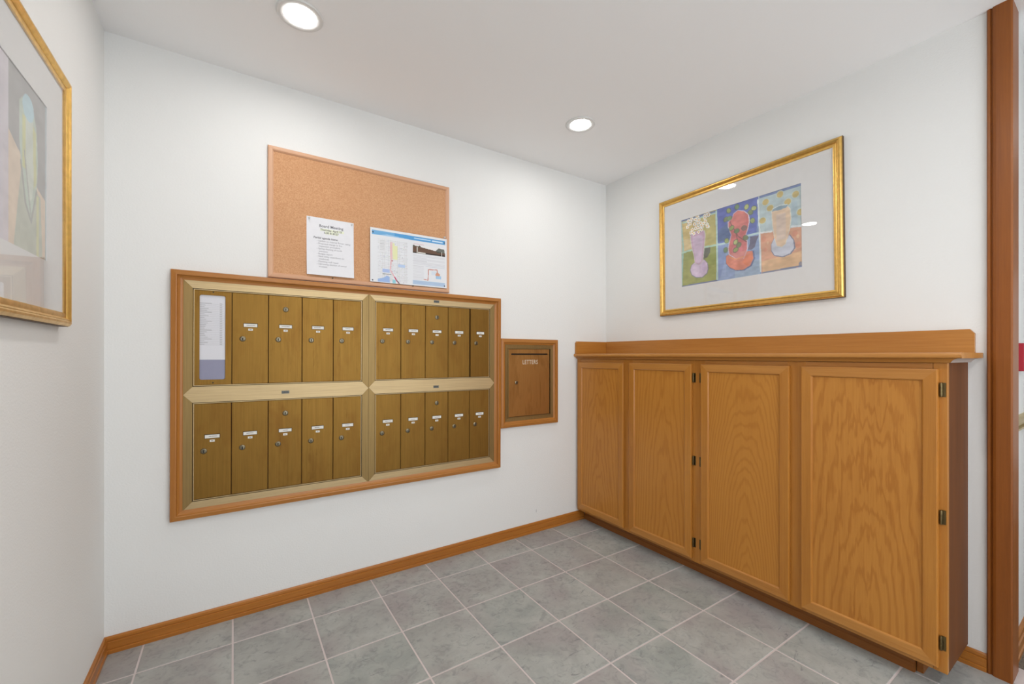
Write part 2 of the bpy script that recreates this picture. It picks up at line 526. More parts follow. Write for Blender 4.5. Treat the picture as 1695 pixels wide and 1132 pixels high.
# face frame: stiles and rails
for a, b_ in ((-.0005, -.040), (-.430, -.505), (-.905, -.992), (-1.388, -1.463), (-1.862, YE)):
    MB().box(XFF, XFF + .019, b_, a, BOTZ, TOPZ, .0006).build('stile', M_oakz, cab)
MB().box(XFF + .0006, XFF + .018, YE + .037, -.041, 1.112, TOPZ - .001).build('rail', M_oaky, cab)
MB().box(XFF + .0006, XFF + .018, YE + .037, -.041, BOTZ + .0005, .108).build('rail', M_oaky, cab)
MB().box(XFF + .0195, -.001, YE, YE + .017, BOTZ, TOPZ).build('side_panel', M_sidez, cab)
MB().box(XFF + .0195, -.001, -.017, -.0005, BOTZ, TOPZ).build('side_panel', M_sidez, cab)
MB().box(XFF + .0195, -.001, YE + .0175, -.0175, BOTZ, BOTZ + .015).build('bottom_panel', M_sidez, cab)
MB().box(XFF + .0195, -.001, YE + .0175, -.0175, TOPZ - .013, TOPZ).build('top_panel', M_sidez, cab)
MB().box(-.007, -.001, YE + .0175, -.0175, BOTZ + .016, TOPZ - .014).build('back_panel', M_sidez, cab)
# toe kick board with a small bead
KP = [(-.236, 0.0), (-.236, .030), (-.233, .034), (-.233, .0745), (-.218, .0745), (-.218, 0.0)]
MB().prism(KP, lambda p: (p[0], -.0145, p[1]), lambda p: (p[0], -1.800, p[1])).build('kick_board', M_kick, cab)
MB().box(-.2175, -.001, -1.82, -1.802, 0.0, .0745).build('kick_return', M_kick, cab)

def rounded_ring(fn, u0, u1, v0, v1, wd, w0, w1):
    return mitred(fn, u0, u1, v0, v1, [(0, w0), (0, w1 - .004), (.0012, w1 - .0012), (.004, w1), (wd - .006, w1), (wd - .003, w1 - .0015), (wd, w1 - .0065), (wd, w0)])

def cab_door(u0, u1, v0, v1, pm, hinges):
    d = slab(on_right, u0 + .043, u1 - .043, v0 + .043, v1 - .043, -XFF + .004, -XD - .007)
    panel = d.build('door', pm, cab)
    ms = rounded_ring(on_right, u0, u1, v0, v1, .043, -XFF + .0008, -XD)
    for k_, n_ in (('top', 'door_rail'), ('bottom', 'door_rail'), ('left', 'door_stile'), ('right', 'door_stile')):
        ms[k_].build(n_, M_oaky if n_ == 'door_rail' else M_oakz, panel)
    for hu, hz in hinges:
        h = MB()
        h.lathe([(.0001, -.026), (.0035, -.0245), (.0046, -.021), (.0046, -.008), (.0040, -.0075), (.0040, -.0065), (.0046, -.006), (.0046, .006), (.0040, .0065),
                 (.0040, .0075), (.0046, .008), (.0046, .021), (.0035, .0245), (.0001, .026)], on_right(hu, hz, -XFF + .0066), 'z', 14)
        s_ = 1 if hu > (u0 + u1) / 2 else -1
        slab(on_right, min(hu, hu + .012 * s_), max(hu, hu + .012 * s_), hz - .025, hz + .025, -XFF, -XFF + .002, h)
        h.build('hinge', M_hinge, panel, smooth=True)
    return panel
HZ = (1.066, 0.620, 0.180)
cab_door(.022, .444, .094, 1.138, M_pan1, [])
cab_door(.491, .921, .094, 1.140, M_pan2, [(.9265, z) for z in HZ])
cab_door(.977, 1.402, .094, 1.140, M_pan3, [(.9715, z) for z in HZ])
cab_door(1.449, 1.877, .094, 1.139, M_pan4, [(1.8825, z) for z in HZ])

# ------------------------------------------------------------------ counter and its splash boards
ct = thing('countertop', (-0.16, -0.95, 1.160), 'narrow golden oak counter with raised back ledge, resting on the wall cabinet', 'countertop')
YC = -1.938
NP = [(-.001, 1.1765), (-.318, 1.1765), (-.3245, 1.1785), (-.326, 1.183), (-.3255, 1.190), (-.323, 1.1945), (-.319, 1.196), (-.001, 1.196)]
MB().prism(NP, lambda p: (p[0], -.001, p[1]), lambda p: (p[0], YC, p[1])).build('counter_board', M_oaky, ct, smooth=True)
MP = [(-.2905, 1.1605), (-.298, 1.1605), (-.3005, 1.163), (-.303, 1.167), (-.309, 1.172), (-.318, 1.1755), (-.318, 1.176), (-.2905, 1.176)]
MB().prism(MP, lambda p: (p[0], -.001, p[1]), lambda p: (p[0], YE - (-.290 - p[0]), p[1])).build('cove_moulding', M_oaky, ct, smooth=True)
MP2 = [(-p[0] - .2905, p[1]) for p in MP]
MB().prism(MP2, lambda p: (-.001, YE - .0005 - p[0], p[1]), lambda p: (-.290 - p[0], YE - .0005 - p[0], p[1])).build('cove_moulding', M_chip, ct, smooth=True)
# splash against the right wall, with its clipped top corner
prof = [(.0185, 1.1965), (1.918, 1.1965), (1.918, 1.270), (1.906, 1.2865), (.0185, 1.2865)]
MB().prism(prof, lambda p: (-.001, -p[0], p[1]), lambda p: (-.018, -p[0], p[1])).build('splash_board', M_oaky, ct)
prof = [(-.001, 1.1965), (-.314, 1.1965), (-.314, 1.274), (-.303, 1.2855), (-.001, 1.2855)]
MB().prism(prof, lambda p: (p[0], -.001, p[1]), lambda p: (p[0], -.018, p[1])).build('splash_board', M_oakx, ct)

# ------------------------------------------------------------------ mailboxes
ROT = R(0.2)
sur = thing('mailbox_surround', (-1.7705, -0.001, 1.0145), 'wide mitred oak frame on the wall around both brass mailbox banks', 'frame')
SP = [(0, .0), (0, .023), (.002, .0275), (.018, .0305), (.0215, .0295), (.0245, .0215), (.032, .0160), (.040, .0142), (.042, .0130), (.042, 0)]
SP = [(a, w + .0005) for a, w in SP]
ms = mitred(on_back, -2.5865, -.9555, .482, 1.547, SP)
for k_ in ms: ms[k_].build('frame_' + ('rail' if k_ in ('top', 'bottom') else 'side'), M_framex if k_ in ('top', 'bottom') else M_framez, sur)
sur.rotation_euler = (0, ROT, 0)

def lock(u, v, w, parent, fn=on_back, r=.0118):
    l = MB()
    sg = {on_back: ('y', -1)}[fn]
    o_ = fn(u, v, w)
    l.lathe([(r * 1.05, 0), (r * 1.05, .0015), (r * .92, .0035), (r * .72, .0042), (r * .66, .0030), (r * .60, .0030), (r * .56, .0055), (.0001, .0058)], o_, sg[0], 20, sg[1])
    lk = l.build('lock', M_steel, parent, smooth=True)
    kk = slab(fn, u - r * .20, u + r * .20, v - r * .52, v + r * .42, w + .0056, w + .0063)
    return lk, kk

def name_cards(u, v, w, parent):
    slab(on_back, u - .0285, u + .0285, v - .009, v + .0095, w - .0002, w + .0003).build('card_slot', M_dark, parent)
    c_ = slab(on_back, u - .0265, u + .0265, v - .0075, v + .0068, w + .0003, w + .0011)
    c_.build('name_card', M_label, parent)
    t = MB(); a = u - random.uniform(.010, .018); e_ = u + random.uniform(.008, .018)
    while a < e_:
        L_ = random.uniform(.001, .0035); slab(on_back, a, a + L_, v - .0012, v + .0014, w + .0011, w + .0013, t); a += L_ + .0007
    t.build('name_print', M_ink2, parent)
    slab(on_back, u - .009, u + .009, v - .0245, v - .0150, w, w + .0009).build('number_card', M_label, parent)
    t = MB()
    for q in range(3): slab(on_back, u - .004 + q * .003, u - .002 + q * .003, v - .0215, v - .0180, w + .0009, w + .0011, t)
    t.build('number_print', M_ink2, parent)

LAB, BLU = 1.3235, 0.829
def bank(x0, x1, seams, label, left):
    zt, zb, zm = 1.510, .519, 1.015
    b = thing('mailbox_bank', ((x0 + x1) / 2, -0.001, zm), label, 'mailbox', 'brass mailbox banks')
    x0 += .0006; x1 -= .0006
    f = .0145; k = .0015
    slab(on_back, x0, x1, zb, zt, .0008, .0022).build('backing_plate', M_gap, b)
    sw, rw = .0325, .0345
    in0, in1 = x0 + sw, x1 - sw
    # outer rails, mitred; two pointed stiles; pointed middle rail
    def plate(pts, name, mat, w0=.0023, w1=f):
        n = len(pts)
        MB().prism(pts, lambda p: on_back(p[0], p[1], w0), lambda p: on_back(p[0], p[1], w1)).build(name, mat, b)
    e = .0003
    plate([(x0 + e, zt), (x1 - e, zt), (in1, zt - rw), (in0, zt - rw)], 'top_rail', M_brx_lit)
    plate([(x0 + e, zb), (x1 - e, zb), (in1, zb + rw), (in0, zb + rw)], 'bottom_rail', M_brx_lit)
    plate([(x0 + e, zm), (in0, zm + rw), (in1, zm + rw), (x1 - e, zm), (in1, zm - rw), (in0, zm - rw)], 'middle_rail', M_brx_lit)
    for (a_, i_) in ((x0, in0), (x1, in1)):
        sgn = 1 if i_ > a_ else -1
        plate([(a_, zt - e), (a_, zm + e), (i_ - sgn * e, zm + rw), (i_ - sgn * e, zt - rw)], 'side_rail', M_brs)
        plate([(a_, zm - e), (a_, zb + e), (i_ - sgn * e, zb + rw), (i_ - sgn * e, zm - rw)], 'side_rail', M_brs)
    for lo, hi in ((zm + rw, zt - rw), (zb + rw, zm - rw)):
        bd = MB()
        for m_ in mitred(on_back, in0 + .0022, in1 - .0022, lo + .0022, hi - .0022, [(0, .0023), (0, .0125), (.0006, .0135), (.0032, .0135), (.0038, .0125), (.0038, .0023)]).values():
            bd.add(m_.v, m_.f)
        bd.build('bead', M_brx_lit, b)
    dz = .0068
    for row, (lo, hi) in enumerate(((zm + rw, zt - rw), (zb + rw, zm - rw))):
        for q in range(5):
            a0, a1 = seams[q] + .0011, seams[q + 1] - .0011
            z0, z1 = lo + dz, hi - dz
            W0, W1 = .0028, .0095
            if left and row == 0 and q == 0:
                d = MB()
                for m_ in mitred(on_back, a0, a1, z0, z1, [(0, W0), (0, W1), (.019, W1), (.019, W0)]).values(): d.add(m_.v, m_.f)
                # window opening with rounded corners: corner fillets
                ring = MB()
                wu0, wu1, wv0, wv1, r_ = -2.4885, -2.3955, 1.0785, 1.4500, .008
                outer = [(a0, z0), (a1, z0), (a1, z1), (a0, z1)]
                arc = []
                for cx_, cz_, s0 in ((wu1 - r_, wv0 + r_, 270), (wu1 - r_, wv1 - r_, 0), (wu0 + r_, wv1 - r_, 90), (wu0 + r_, wv0 + r_, 180)):
                    arc.append([(cx_ + r_ * math.cos(R(s0 + t * 15)), cz_ + r_ * math.sin(R(s0 + t * 15))) for t in range(7)])
                inner = sum(arc, [])
                oc = [(a1, z0), (a1, z1), (a0, z1), (a0, z0)]
                vs, fs = [], []
                n = len(inner)
                for w_ in (W0, W1):
                    vs += [on_back(p[0], p[1], w_) for p in inner] + [on_back(p[0], p[1], w_) for p in oc]
                st = n + 4
                for base in (0, st):
                    for c_ in range(4):
                        for t in range(6): fs.append((base + n + c_, base + c_ * 7 + t, base + c_ * 7 + t + 1))
                        fs.append((base + n + c_, base + c_ * 7 + 6, base + ((c_ + 1) % 4) * 7, base + n + (c_ + 1) % 4))
                for t in range(n): fs.append((t, (t + 1) % n, st + (t + 1) % n, st + t))
                for c_ in range(4): fs.append((n + c_, n + (c_ + 1) % 4, st + n + (c_ + 1) % 4, st + n + c_))
                dd = MB().add(vs, fs).build('directory_door', M_brz, b)
                slab(on_back, wu0 - .004, wu1 + .004, wv0 - .004, wv1 + .004, .0030, .0040).build('insert_panel', M_plastic, dd)
                # the tenant list
                H_, W_ = 110, 34
                cv = np.ones((H_, W_, 3)) * np.array(s2l((226, 226, 232))[:3])
                rr = np.random.RandomState(3)
                for t in range(24):
                    y_ = int(14 + t * 3.0)
                    L_ = rr.randint(6, 12) if t % 5 else 15
                    cv[y_, 1:1 + L_] *= rr.uniform(.5, .75)
                    cv[y_ + 1, 1:31] *= .86
                    cv[y_, 26:29] *= .55
                canvas('tenant_list', cv, on_back, wu0 - .002, wu1 + .001, 1.166, wv1 + .001, .0046, dd)
                slab(on_back, wu0 - .003, wu1 + .003, wv0 - .003, wv1 + .003, .0058, .0068).build('window_pane', M_glass, dd)
                for zz in (wv0 - .014, wv1 + .014):
                    MB().lathe([(.003, 0), (.003, .001), (.0001, .0018)], on_back((wu0 + wu1) / 2 + .002, zz, W1), 'y', 10, -1).build('screw', M_keyway, dd)
                continue
            d = slab(on_back, a0, a1, z0, z1, W0, W1, None, .0012)
            door = d.build('mailbox_door', M_brz, b)
            lab = LAB if row == 0 else BLU
            um = (seams[q] + seams[q + 1]) / 2
            name_cards(um, lab, W1, door)
            l_, kmb = lock(um - .0305, lab - .0625, W1, door)
            kmb.build('keyway', M_keyway, door)
            if q == 2:
                l_, kmb = lock(um, lab + .0815, W1, door)
                kmb.build('keyway', M_keyway, door)
            if (not left) and row == 0 and q == 4:      # stands a little open, hinged at its right edge
                a = R(3.2); hw = (a1 - a0) / 2
                hx = a1; c = Vector((hx - hw * math.cos(a), door.location.y + wloc(b).y - hw * math.sin(a) - .0025, 0))
                door.location = (c.x - wloc(b).x, c.y - wloc(b).y, door.location.z)
                door.rotation_euler = (0, 0, a)
    for (pu, pv) in ([((x0 + x1) / 2, zm - .004)] if left else [((x0 + x1) / 2 - .004, zt - rw * .42), ((x0 + x1) / 2 - .005, zm - .010)]):
        pl = slab(on_back, pu - .0165, pu + .0165, pv - .007, pv + .007, f, f + .0012).build('maker_plate', M_plate, b)
        t = MB()
        for q in range(5): slab(on_back, pu - .012 + q * .005, pu - .009 + q * .005, pv - .0035, pv + .0035, f + .0012, f + .0016, t)
        t.build('plate_mark', M_platem, pl)
    b.rotation_euler = (0, ROT, 0)
    return b

def canvas(name, cv, fn, u0, u1, v0, v1, w, parent, mat=None, **k):
    """flat print: a fine grid with one colour per vertex (row 0 of cv is the top)"""
    H, W = cv.shape[:2]
    us = np.linspace(u0, u1, W); vs = np.linspace(v1, v0, H)
    cen = Vector(fn((u0 + u1) / 2, (v0 + v1) / 2, w))
    co = [tuple(Vector(fn(u, v, w)) - cen) for v in vs for u in us]
    n0 = len(co)
    fs = []
    for j in range(H - 1):
        for i in range(W - 1):
            a = j * W + i
            fs.append((a, a + W, a + W + 1, a + 1))
    # a thin sheet: four back corners and an edge
    back = [tuple(Vector(fn(u, v, w - .0005)) - cen) for (u, v) in ((u0, v1), (u1, v1), (u1, v0), (u0, v0))]
    co += back
    c0, c1, c2, c3 = 0, W - 1, H * W - 1, (H - 1) * W
    fs += [(c0, c1, n0 + 1, n0), (c1, c2, n0 + 2, n0 + 1), (c2, c3, n0 + 3, n0 + 2), (c3, c0, n0, n0 + 3), (n0, n0 + 1, n0 + 2, n0 + 3)]
    me = bpy.data.meshes.new(name); me.from_pydata(co, [], fs)
    at = me.color_attributes.new('Col', 'FLOAT_COLOR', 'POINT')
    full = np.ones((n0 + 4, 4), dtype=np.float32)
    full[:n0, :3] = cv.reshape(-1, 3); full[n0:, :3] = cv.reshape(-1, 3).mean(0)
    at.data.foreach_set('color', full.ravel())
    me.materials.append(mat or M_print)
    return link(name, me, cen, parent, **k)

bank(-2.5450, -1.7690, [-2.5125, -2.371, -2.228, -2.0855, -1.943, -1.8015],
     'left bank of brass mailboxes, with a paper tenant list in its corner window', True)
bank(-1.7690, -0.9970, [-1.7365, -1.594, -1.452, -1.310, -1.1685, -1.0295],
     'right bank of brass mailboxes, its upper right door slightly ajar', False)

# ------------------------------------------------------------------ text helper
def text_mesh(s, size, fn, u, v, w, align='LEFT', squash=1.0, bold=0.0):
    cu = bpy.data.curves.new('t', 'FONT'); cu.body = s; cu.size = size; cu.align_x = align; cu.resolution_u = 2
    cu.offset = bold
    ob = bpy.data.objects.new('t', cu)
    me = bpy.data.meshes.new_from_object(ob)
    mb = MB().add([fn(u + p.co.x * squash, v + p.co.y, w) for p in me.vertices], [tuple(f.vertices) for f in me.polygons])
    bpy.data.objects.remove(ob); bpy.data.curves.remove(cu); bpy.data.meshes.remove(me)
    return mb

# ------------------------------------------------------------------ letter box
lb = thing('letter_box', (-0.7195, -0.001, 1.007), 'small brass outgoing letter box with oak surround and narrow slot, right of the mailboxes', 'mail slot')
SP2 = [(0, .0005), (0, .018), (.003, .0225), (.018, .0255), (.024, .0245), (.027, .0170), (.036, .0135), (.038, .012), (.038, .0005)]
ms = mitred(on_back, -.9530, -.4860, .722, 1.2925, SP2)
for k_ in ms: ms[k_].build('frame_' + ('rail' if k_ in ('top', 'bottom') else 'side'), M_framex if k_ in ('top', 'bottom') else M_framez, lb)
u0, u1, v0, v1 = -.9145, -.5245, .7605, 1.254
slab(on_back, u0, u1, v0, v1, .0008, .0020).build('backing_plate', M_dark, lb)
ms = mitred(on_back, u0, u1, v0, v1, [(0, .0022), (0, .0130), (.020, .0115), (.0215, .0155), (.0255, .0155), (.0265, .0022)])
for k_ in ms: ms[k_].build('metal_' + ('rail' if k_ in ('top', 'bottom') else 'side'), M_brs, lb)
# door with a rounded slot
d0, d1, e0, e1 = -.8860, -.5560, .7885, 1.2260
S0, S1, SZ, SR = -.863, -.574, 1.1935, .0048
dm = MB()
inner = [(S1 + SR * math.cos(R(a)), SZ + SR * math.sin(R(a))) for a in range(-90, 91, 30)] + [(S0 + SR * math.cos(R(a)), SZ + SR * math.sin(R(a))) for a in range(90, 271, 30)]
oc = [(d1, e0), (d1, e1), (d0, e1), (d0, e0)]
vs, fs = [], []
n = len(inner)
for w_ in (.0030, .0105):
    vs += [on_back(p[0], p[1], w_) for p in inner] + [on_back(p[0], p[1], w_) for p in oc]
st = n + 4
for base in (0, st):
    for t in range(0, 3): fs.append((base + n, base + t, base + t + 1))
    for t in range(3, 6): fs.append((base + n + 1, base + t, base + t + 1))
    fs.append((base + n, base + 3, base + n + 1))
    fs.append((base + n + 1, base + 6, base + 7, base + n + 2))
    for t in range(7, 10): fs.append((base + n + 2, base + t, base + t + 1))
    for t in range(10, 13): fs.append((base + n + 3, base + t, base + t + 1))
    fs.append((base + n + 2, base + 10, base + n + 3))
    fs.append((base + n + 3, base + 13, base + 0, base + n))
for t in range(n): fs.append((t, (t + 1) % n, st + (t + 1) % n, st + t))
for c_ in range(4): fs.append((n + c_, n + (c_ + 1) % 4, st + n + (c_ + 1) % 4, st + n + c_))
ld = MB().add(vs, fs).build('door', M_brd, lb)
text_mesh('LETTERS', .040, on_back, -.7165, 1.1280, .0108, 'CENTER', .84, -.0001).build('lettering', M_letter, ld, recalc=False)
l_, kmb = lock(-.827, 1.008, .0105, ld, r=.0115); kmb.build('keyway', M_keyway, ld)

# ------------------------------------------------------------------ cork board and what is pinned on it
cb = thing('cork_board', (-1.767, -0.001, 1.552), 'cork notice board with pale wooden frame hanging above the mailboxes', 'notice board')
CPf = [(0, .0005), (0, .014), (.003, .0178), (.010, .0190), (.018, .0178), (.0225, .0130), (.0235, .0125), (.0235, .0005)]
ms = mitred(on_back, -2.2300, -1.3050, 1.5530, 2.1720, CPf)
for k_ in ms: ms[k_].build('frame_' + ('rail' if k_ in ('top', 'bottom') else 'side'), M_corkfx if k_ in ('top', 'bottom') else M_corkfz, cb, smooth=True)
slab(on_back, -2.2063, -1.3287, 1.5767, 2.1483, .001, .0105).build('cork_panel', M_cork, cb)

# the meeting notice, curling away a little at the foot
def sheet(name, u0, u1, v0, v1, w, mat, curl, label, cat, th=.0003):
    n = 12; vs = []; fs = []
    for side in (0, 1):
        for j in range(n + 1):
            t = j / n; v = v1 + (v0 - v1) * t
            ww = w + curl * t ** 3 + side * th
            vs += [on_back(u0, v, ww), on_back(u1, v, ww)]
    m_ = 2 * (n + 1)
    for b_ in (0, m_):
        for j in range(n): fs.append((b_ + 2 * j, b_ + 2 * j + 1, b_ + 2 * j + 3, b_ + 2 * j + 2))
    for j in range(n):
        fs.append((2 * j, 2 * j + 2, m_ + 2 * j + 2, m_ + 2 * j)); fs.append((2 * j + 1, 2 * j + 3, m_ + 2 * j + 3, m_ + 2 * j + 1))
    fs.append((0, 1, m_ + 1, m_)); fs.append((2 * n, 2 * n + 1, m_ + 2 * n + 1, m_ + 2 * n))
    return MB().add(vs, fs).build(name, mat, None, label=label, cat=cat)
NW, NC = .0118, .010
note = sheet('meeting_notice', -2.0655, -1.8440, 1.5835, 1.8700, NW, M_paper, NC, 'white paper notice headed Board Meeting, pinned at the left on the cork board', 'paper')
def onnote(du):
    def f(u, v, w):
        t = (1.8700 - v) / .2865
        return on_back(u, v, NW + NC * t ** 3 + .0003 + w)
    return f
nf = onnote(0)
cx_ = -1.9520
hm = MB()
slab(nf, cx_ - .052, cx_ + .060, 1.8060, 1.8180, .00005, .00012, hm)
slab(nf, cx_ - .030, cx_ + .034, 1.7925, 1.8050, .00005, .00012, hm)
hm.build('highlighter', M_hl, note)
tm = MB()
for s_, sz, u, v, al in (('Board Meeting', .0192, cx_, 1.8245, 'CENTER'), ('Thursday, April 23', .0135, cx_, 1.8080, 'CENTER'), ('6:30 in #127', .0135, cx_, 1.7945, 'CENTER'),
                         ('Partial agenda items:', .0138, -2.034, 1.7660, 'LEFT')):
    t = text_mesh(s_, sz, nf, u, v, .0002, al, 1.0, .0003); tm.add(t.v, t.f)
tm.build('heading_print', M_ink2, note, recalc=False)
tm = MB()
lines = ['- Update on internal flower rating', '- Proposed change to fire', '   inspection procedure', '- Spring cleaning of north', '   entrance', '- Budget report',
         '- New lobby attendance on', '   weekends', '- Plumbing wall repair', '- Upcoming election of owner', '   trustees']
for q, s_ in enumerate(lines):
    t = text_mesh(s_, .0118, nf, -2.020, 1.7515 - q * .0128, .0002, 'LEFT', .98, .0001); tm.add(t.v, t.f)
tm.build('agenda_print', M_ink, note, recalc=False)

# ---- a small rasteriser for flat prints
class Cv:
    def __init__(s, W, H, bg):
        s.W, s.H = W, H
        s.a = np.ones((H, W, 3)) * np.array(s2l(bg)[:3])
        s.X, s.Y = np.meshgrid((np.arange(W) + .5) / W, (np.arange(H) + .5) / H)
        s.asp = W / H
    def put(s, m, c, al=1.0):
        c = np.array(s2l(c)[:3]); m = np.asarray(m, float) * al
        s.a = s.a * (1 - m[..., None]) + c * m[..., None]
    def poly(s, pts, c, al=1.0):
        ins = np.zeros((s.H, s.W), bool); n = len(pts)
        for i in range(n):
            x0, y0 = pts[i]; x1, y1 = pts[(i + 1) % n]
            if y0 == y1: continue
            cnd = ((y0 > s.Y) != (y1 > s.Y)) & (s.X < (x1 - x0) * (s.Y - y0) / (y1 - y0) + x0)
            ins ^= cnd
        s.put(ins, c, al); return ins
    def rect(s, x0, y0, x1, y1, c, al=1.0):
        s.put((s.X >= x0) & (s.X < x1) & (s.Y >= y0) & (s.Y < y1), c, al)
    def ell(s, cx, cy, rx, ry, c, al=1.0, rot=0):
        dx = (s.X - cx) * s.asp; dy = s.Y - cy
        ca, sa = math.cos(R(rot)), math.sin(R(rot))
        p = dx * ca + dy * sa; q = -dx * sa + dy * ca
        s.put((p / rx) ** 2 + (q / ry) ** 2 < 1, c, al)
    def line(s, pts, wd, c, al=1.0):
        m = np.zeros((s.H, s.W), bool)
        for (x0, y0), (x1, y1) in zip(pts, pts[1:]):
            ax_, ay, bx, by = x0 * s.asp, y0, x1 * s.asp, y1
            px, py = s.X * s.asp, s.Y
            L = (bx - ax_) ** 2 + (by - ay) ** 2 + 1e-9
            t = np.clip(((px - ax_) * (bx - ax_) + (py - ay) * (by - ay)) / L, 0, 1)
            m |= ((px - ax_ - t * (bx - ax_)) ** 2 + (py - ay - t * (by - ay)) ** 2) < wd ** 2
        s.put(m, c, al)
    def wobble(s, amt, cells, seed, hs=1.0):
        rs = np.random.RandomState(seed)
        g = rs.rand(cells + 2, int(cells * s.asp * hs) + 2)
        yy = s.Y * cells; xx = s.X * (g.shape[1] - 2)
        i = yy.astype(int); j = xx.astype(int); fy = yy - i; fx = xx - j
        fy = fy * fy * (3 - 2 * fy); fx = fx * fx * (3 - 2 * fx)
        v = g[i, j] * (1 - fy) * (1 - fx) + g[i + 1, j] * fy * (1 - fx) + g[i, j + 1] * (1 - fy) * fx + g[i + 1, j + 1] * fy * fx
        s.a = np.clip(s.a * (1 + (v - .5)[..., None] * amt), 0, 1)

# ---- the blue headed flyer
fc = Cv(228, 150, (228, 230, 234))
fc.rect(.02, .045, .975, .125, (92, 160, 214)); fc.rect(.02, .045, .30, .125, (128, 182, 222), .7)
fc.poly([(.12, .125), (.5, .125), (.2, .095)], (170, 205, 232), .9)
fc.rect(.55, .075, .77, .095, (190, 218, 240)); fc.rect(.79, .072, .94, .098, (205, 226, 244))
rs = np.random.RandomState(5)
for q in range(16): fc.rect(.15 + q * .023, .19, .1525 + q * .023, .97, (205, 205, 208), .8)
for q in range(26): fc.rect(.09, .20 + q * .03, .46, .205 + q * .03, (206, 206, 210), .8)
for q in range(240):
    x, y = rs.uniform(.09, .46), rs.uniform(.2, .97)
    fc.rect(x, y, x + rs.uniform(.004, .016), y + .008, [(176, 180, 190), (196, 206, 180), (180, 190, 210), (210, 190, 190)][rs.randint(4)], .7)
fc.rect(.11, .20, .19, .44, (226, 227, 230), .9)
for q in range(7): fc.rect(.12, .22 + q * .028, .175, .228 + q * .028, (190, 190, 194))
fc.rect(.245, .22, .275, .55, (226, 200, 196), .7)
fc.poly([(.272, .24), (.30, .24), (.30, .29), (.335, .29), (.335, .55), (.275, .55)], (228, 230, 184))
fc.line([(.25, .24), (.255, .57), (.245, .75), (.29, .86), (.345, .99)], .009, (232, 178, 184))
fc.line([(.30, .88), (.33, .95)], .012, (196, 84, 112))
fc.line([(.33, .94), (.36, .995)], .008, (90, 92, 92))
fc.ell(.268, .575, .012, .012, (182, 74, 66))
fc.rect(.34, .63, .43, .68, (186, 206, 236)); fc.rect(.15, .74, .235, .81, (176, 194, 232))
fc.poly([(.09, .99), (.09, .94), (.17, .90), (.20, .86), (.235, .88), (.24, .99)], (160, 186, 228))
fc.rect(.27, .93, .31, .995, (150, 206, 220)); fc.rect(.15, .83, .26, .842, (130, 132, 140))
fc.rect(.54, .185, .68, .195, (214, 150, 160)); 
fc.rect(.53, .21, .975, .33, (232, 232, 232))
fc.poly([(.53, .235), (.58, .225), (.64, .24), (.975, .30), (.975, .37), (.53, .37)], (110, 86, 72))
fc.poly([(.53, .345), (.975, .335), (.975, .37), (.53, .37)], (64, 56, 52))
fc.poly([(.84, .27), (.88, .215), (.96, .22), (.97, .30), (.86, .31)], (82, 86, 78), .9)
fc.ell(.545, .235, .022, .022, (96, 92, 82)); fc.ell(.62, .235, .022, .02, (96, 92, 82))
fc.rect(.585, .24, .597, .37, (200, 198, 190)); fc.rect(.92, .28, .93, .37, (196, 192, 184))
fc.rect(.60, .338, .70, .358, (226, 224, 218))
for q in range(9): fc.rect(.535, .40 + q * .022, .97 - (.25 if q in (2, 5) else 0), .407 + q * .022, (196, 196, 204), .75)
for q in range(13): fc.rect(.535, .61 + q * .022, .68, .617 + q * .022, (206, 206, 212), .75)
fc.rect(.70, .60, .97, .61, (190, 198, 214)); fc.rect(.78, .68, .88, .76, (214, 222, 232))
fc.line([(.68, .86), (.735, .87), (.74, .66), (.86, .65), (.865, .72)], .009, (206, 150, 138))
fc.poly([(.835, .74), (.86, .69), (.90, .73), (.90, .77), (.84, .77)], (214, 160, 132))
fc.rect(.84, .77, .915, .83, (168, 200, 228))
fc.rect(.53, .895, .975, .975, (182, 204, 228)); 
for q in range(3): fc.rect(.54, .905 + q * .02, .96, .911 + q * .02, (158, 176, 204), .8)
for (x, y) in ((.035, .085), (.965, .085), (.03, .965), (.965, .955)): fc.ell(x, y, .013, .013, (70, 78, 92))
fly = canvas('project_flyer', fc.a, on_back, -1.7620, -1.3235, 1.5765, 1.8635, .0200, None,
             label='landscape flyer with blue header, map and photo strip, pinned on the cork board', cat='flyer')

# ---- push pins
def pin(u, v, w, label, mat, s=1.0):
    m = MB()
    m.lathe([(.0001, 0), (.0006, 0), (.0006, .004), (.0040 * s, .0045), (.0044 * s, .0055), (.0024 * s, .0065), (.0020 * s, .010), (.0030 * s, .0125), (.0042 * s, .0135), (.0040 * s, .0145), (.0001, .015)],
            on_back(u, v, w), 'y', 14, -1)
    m.build('push_pin', mat, None, smooth=True, label=label, cat='push pin', group='push pins on the cork board')
pin(-2.0540, 1.8600, .0115, 'clear push pin in the upper left corner of the Board Meeting notice', M_clear)
pin(-1.8545, 1.8580, .0115, 'clear push pin in the upper right corner of the Board Meeting notice', M_clear)
pin(-1.3380, 1.8720, .0110, 'clear push pin above the upper right corner of the blue headed flyer', M_clear)
pin(-1.9480, 1.5740, .0160, 'brown push pin in the frame under the Board Meeting notice', M_gold_edge, .8)
pin(-1.5300, 1.5720, .0170, 'brown push pin in the frame under the blue headed flyer', M_gold_edge, .8)

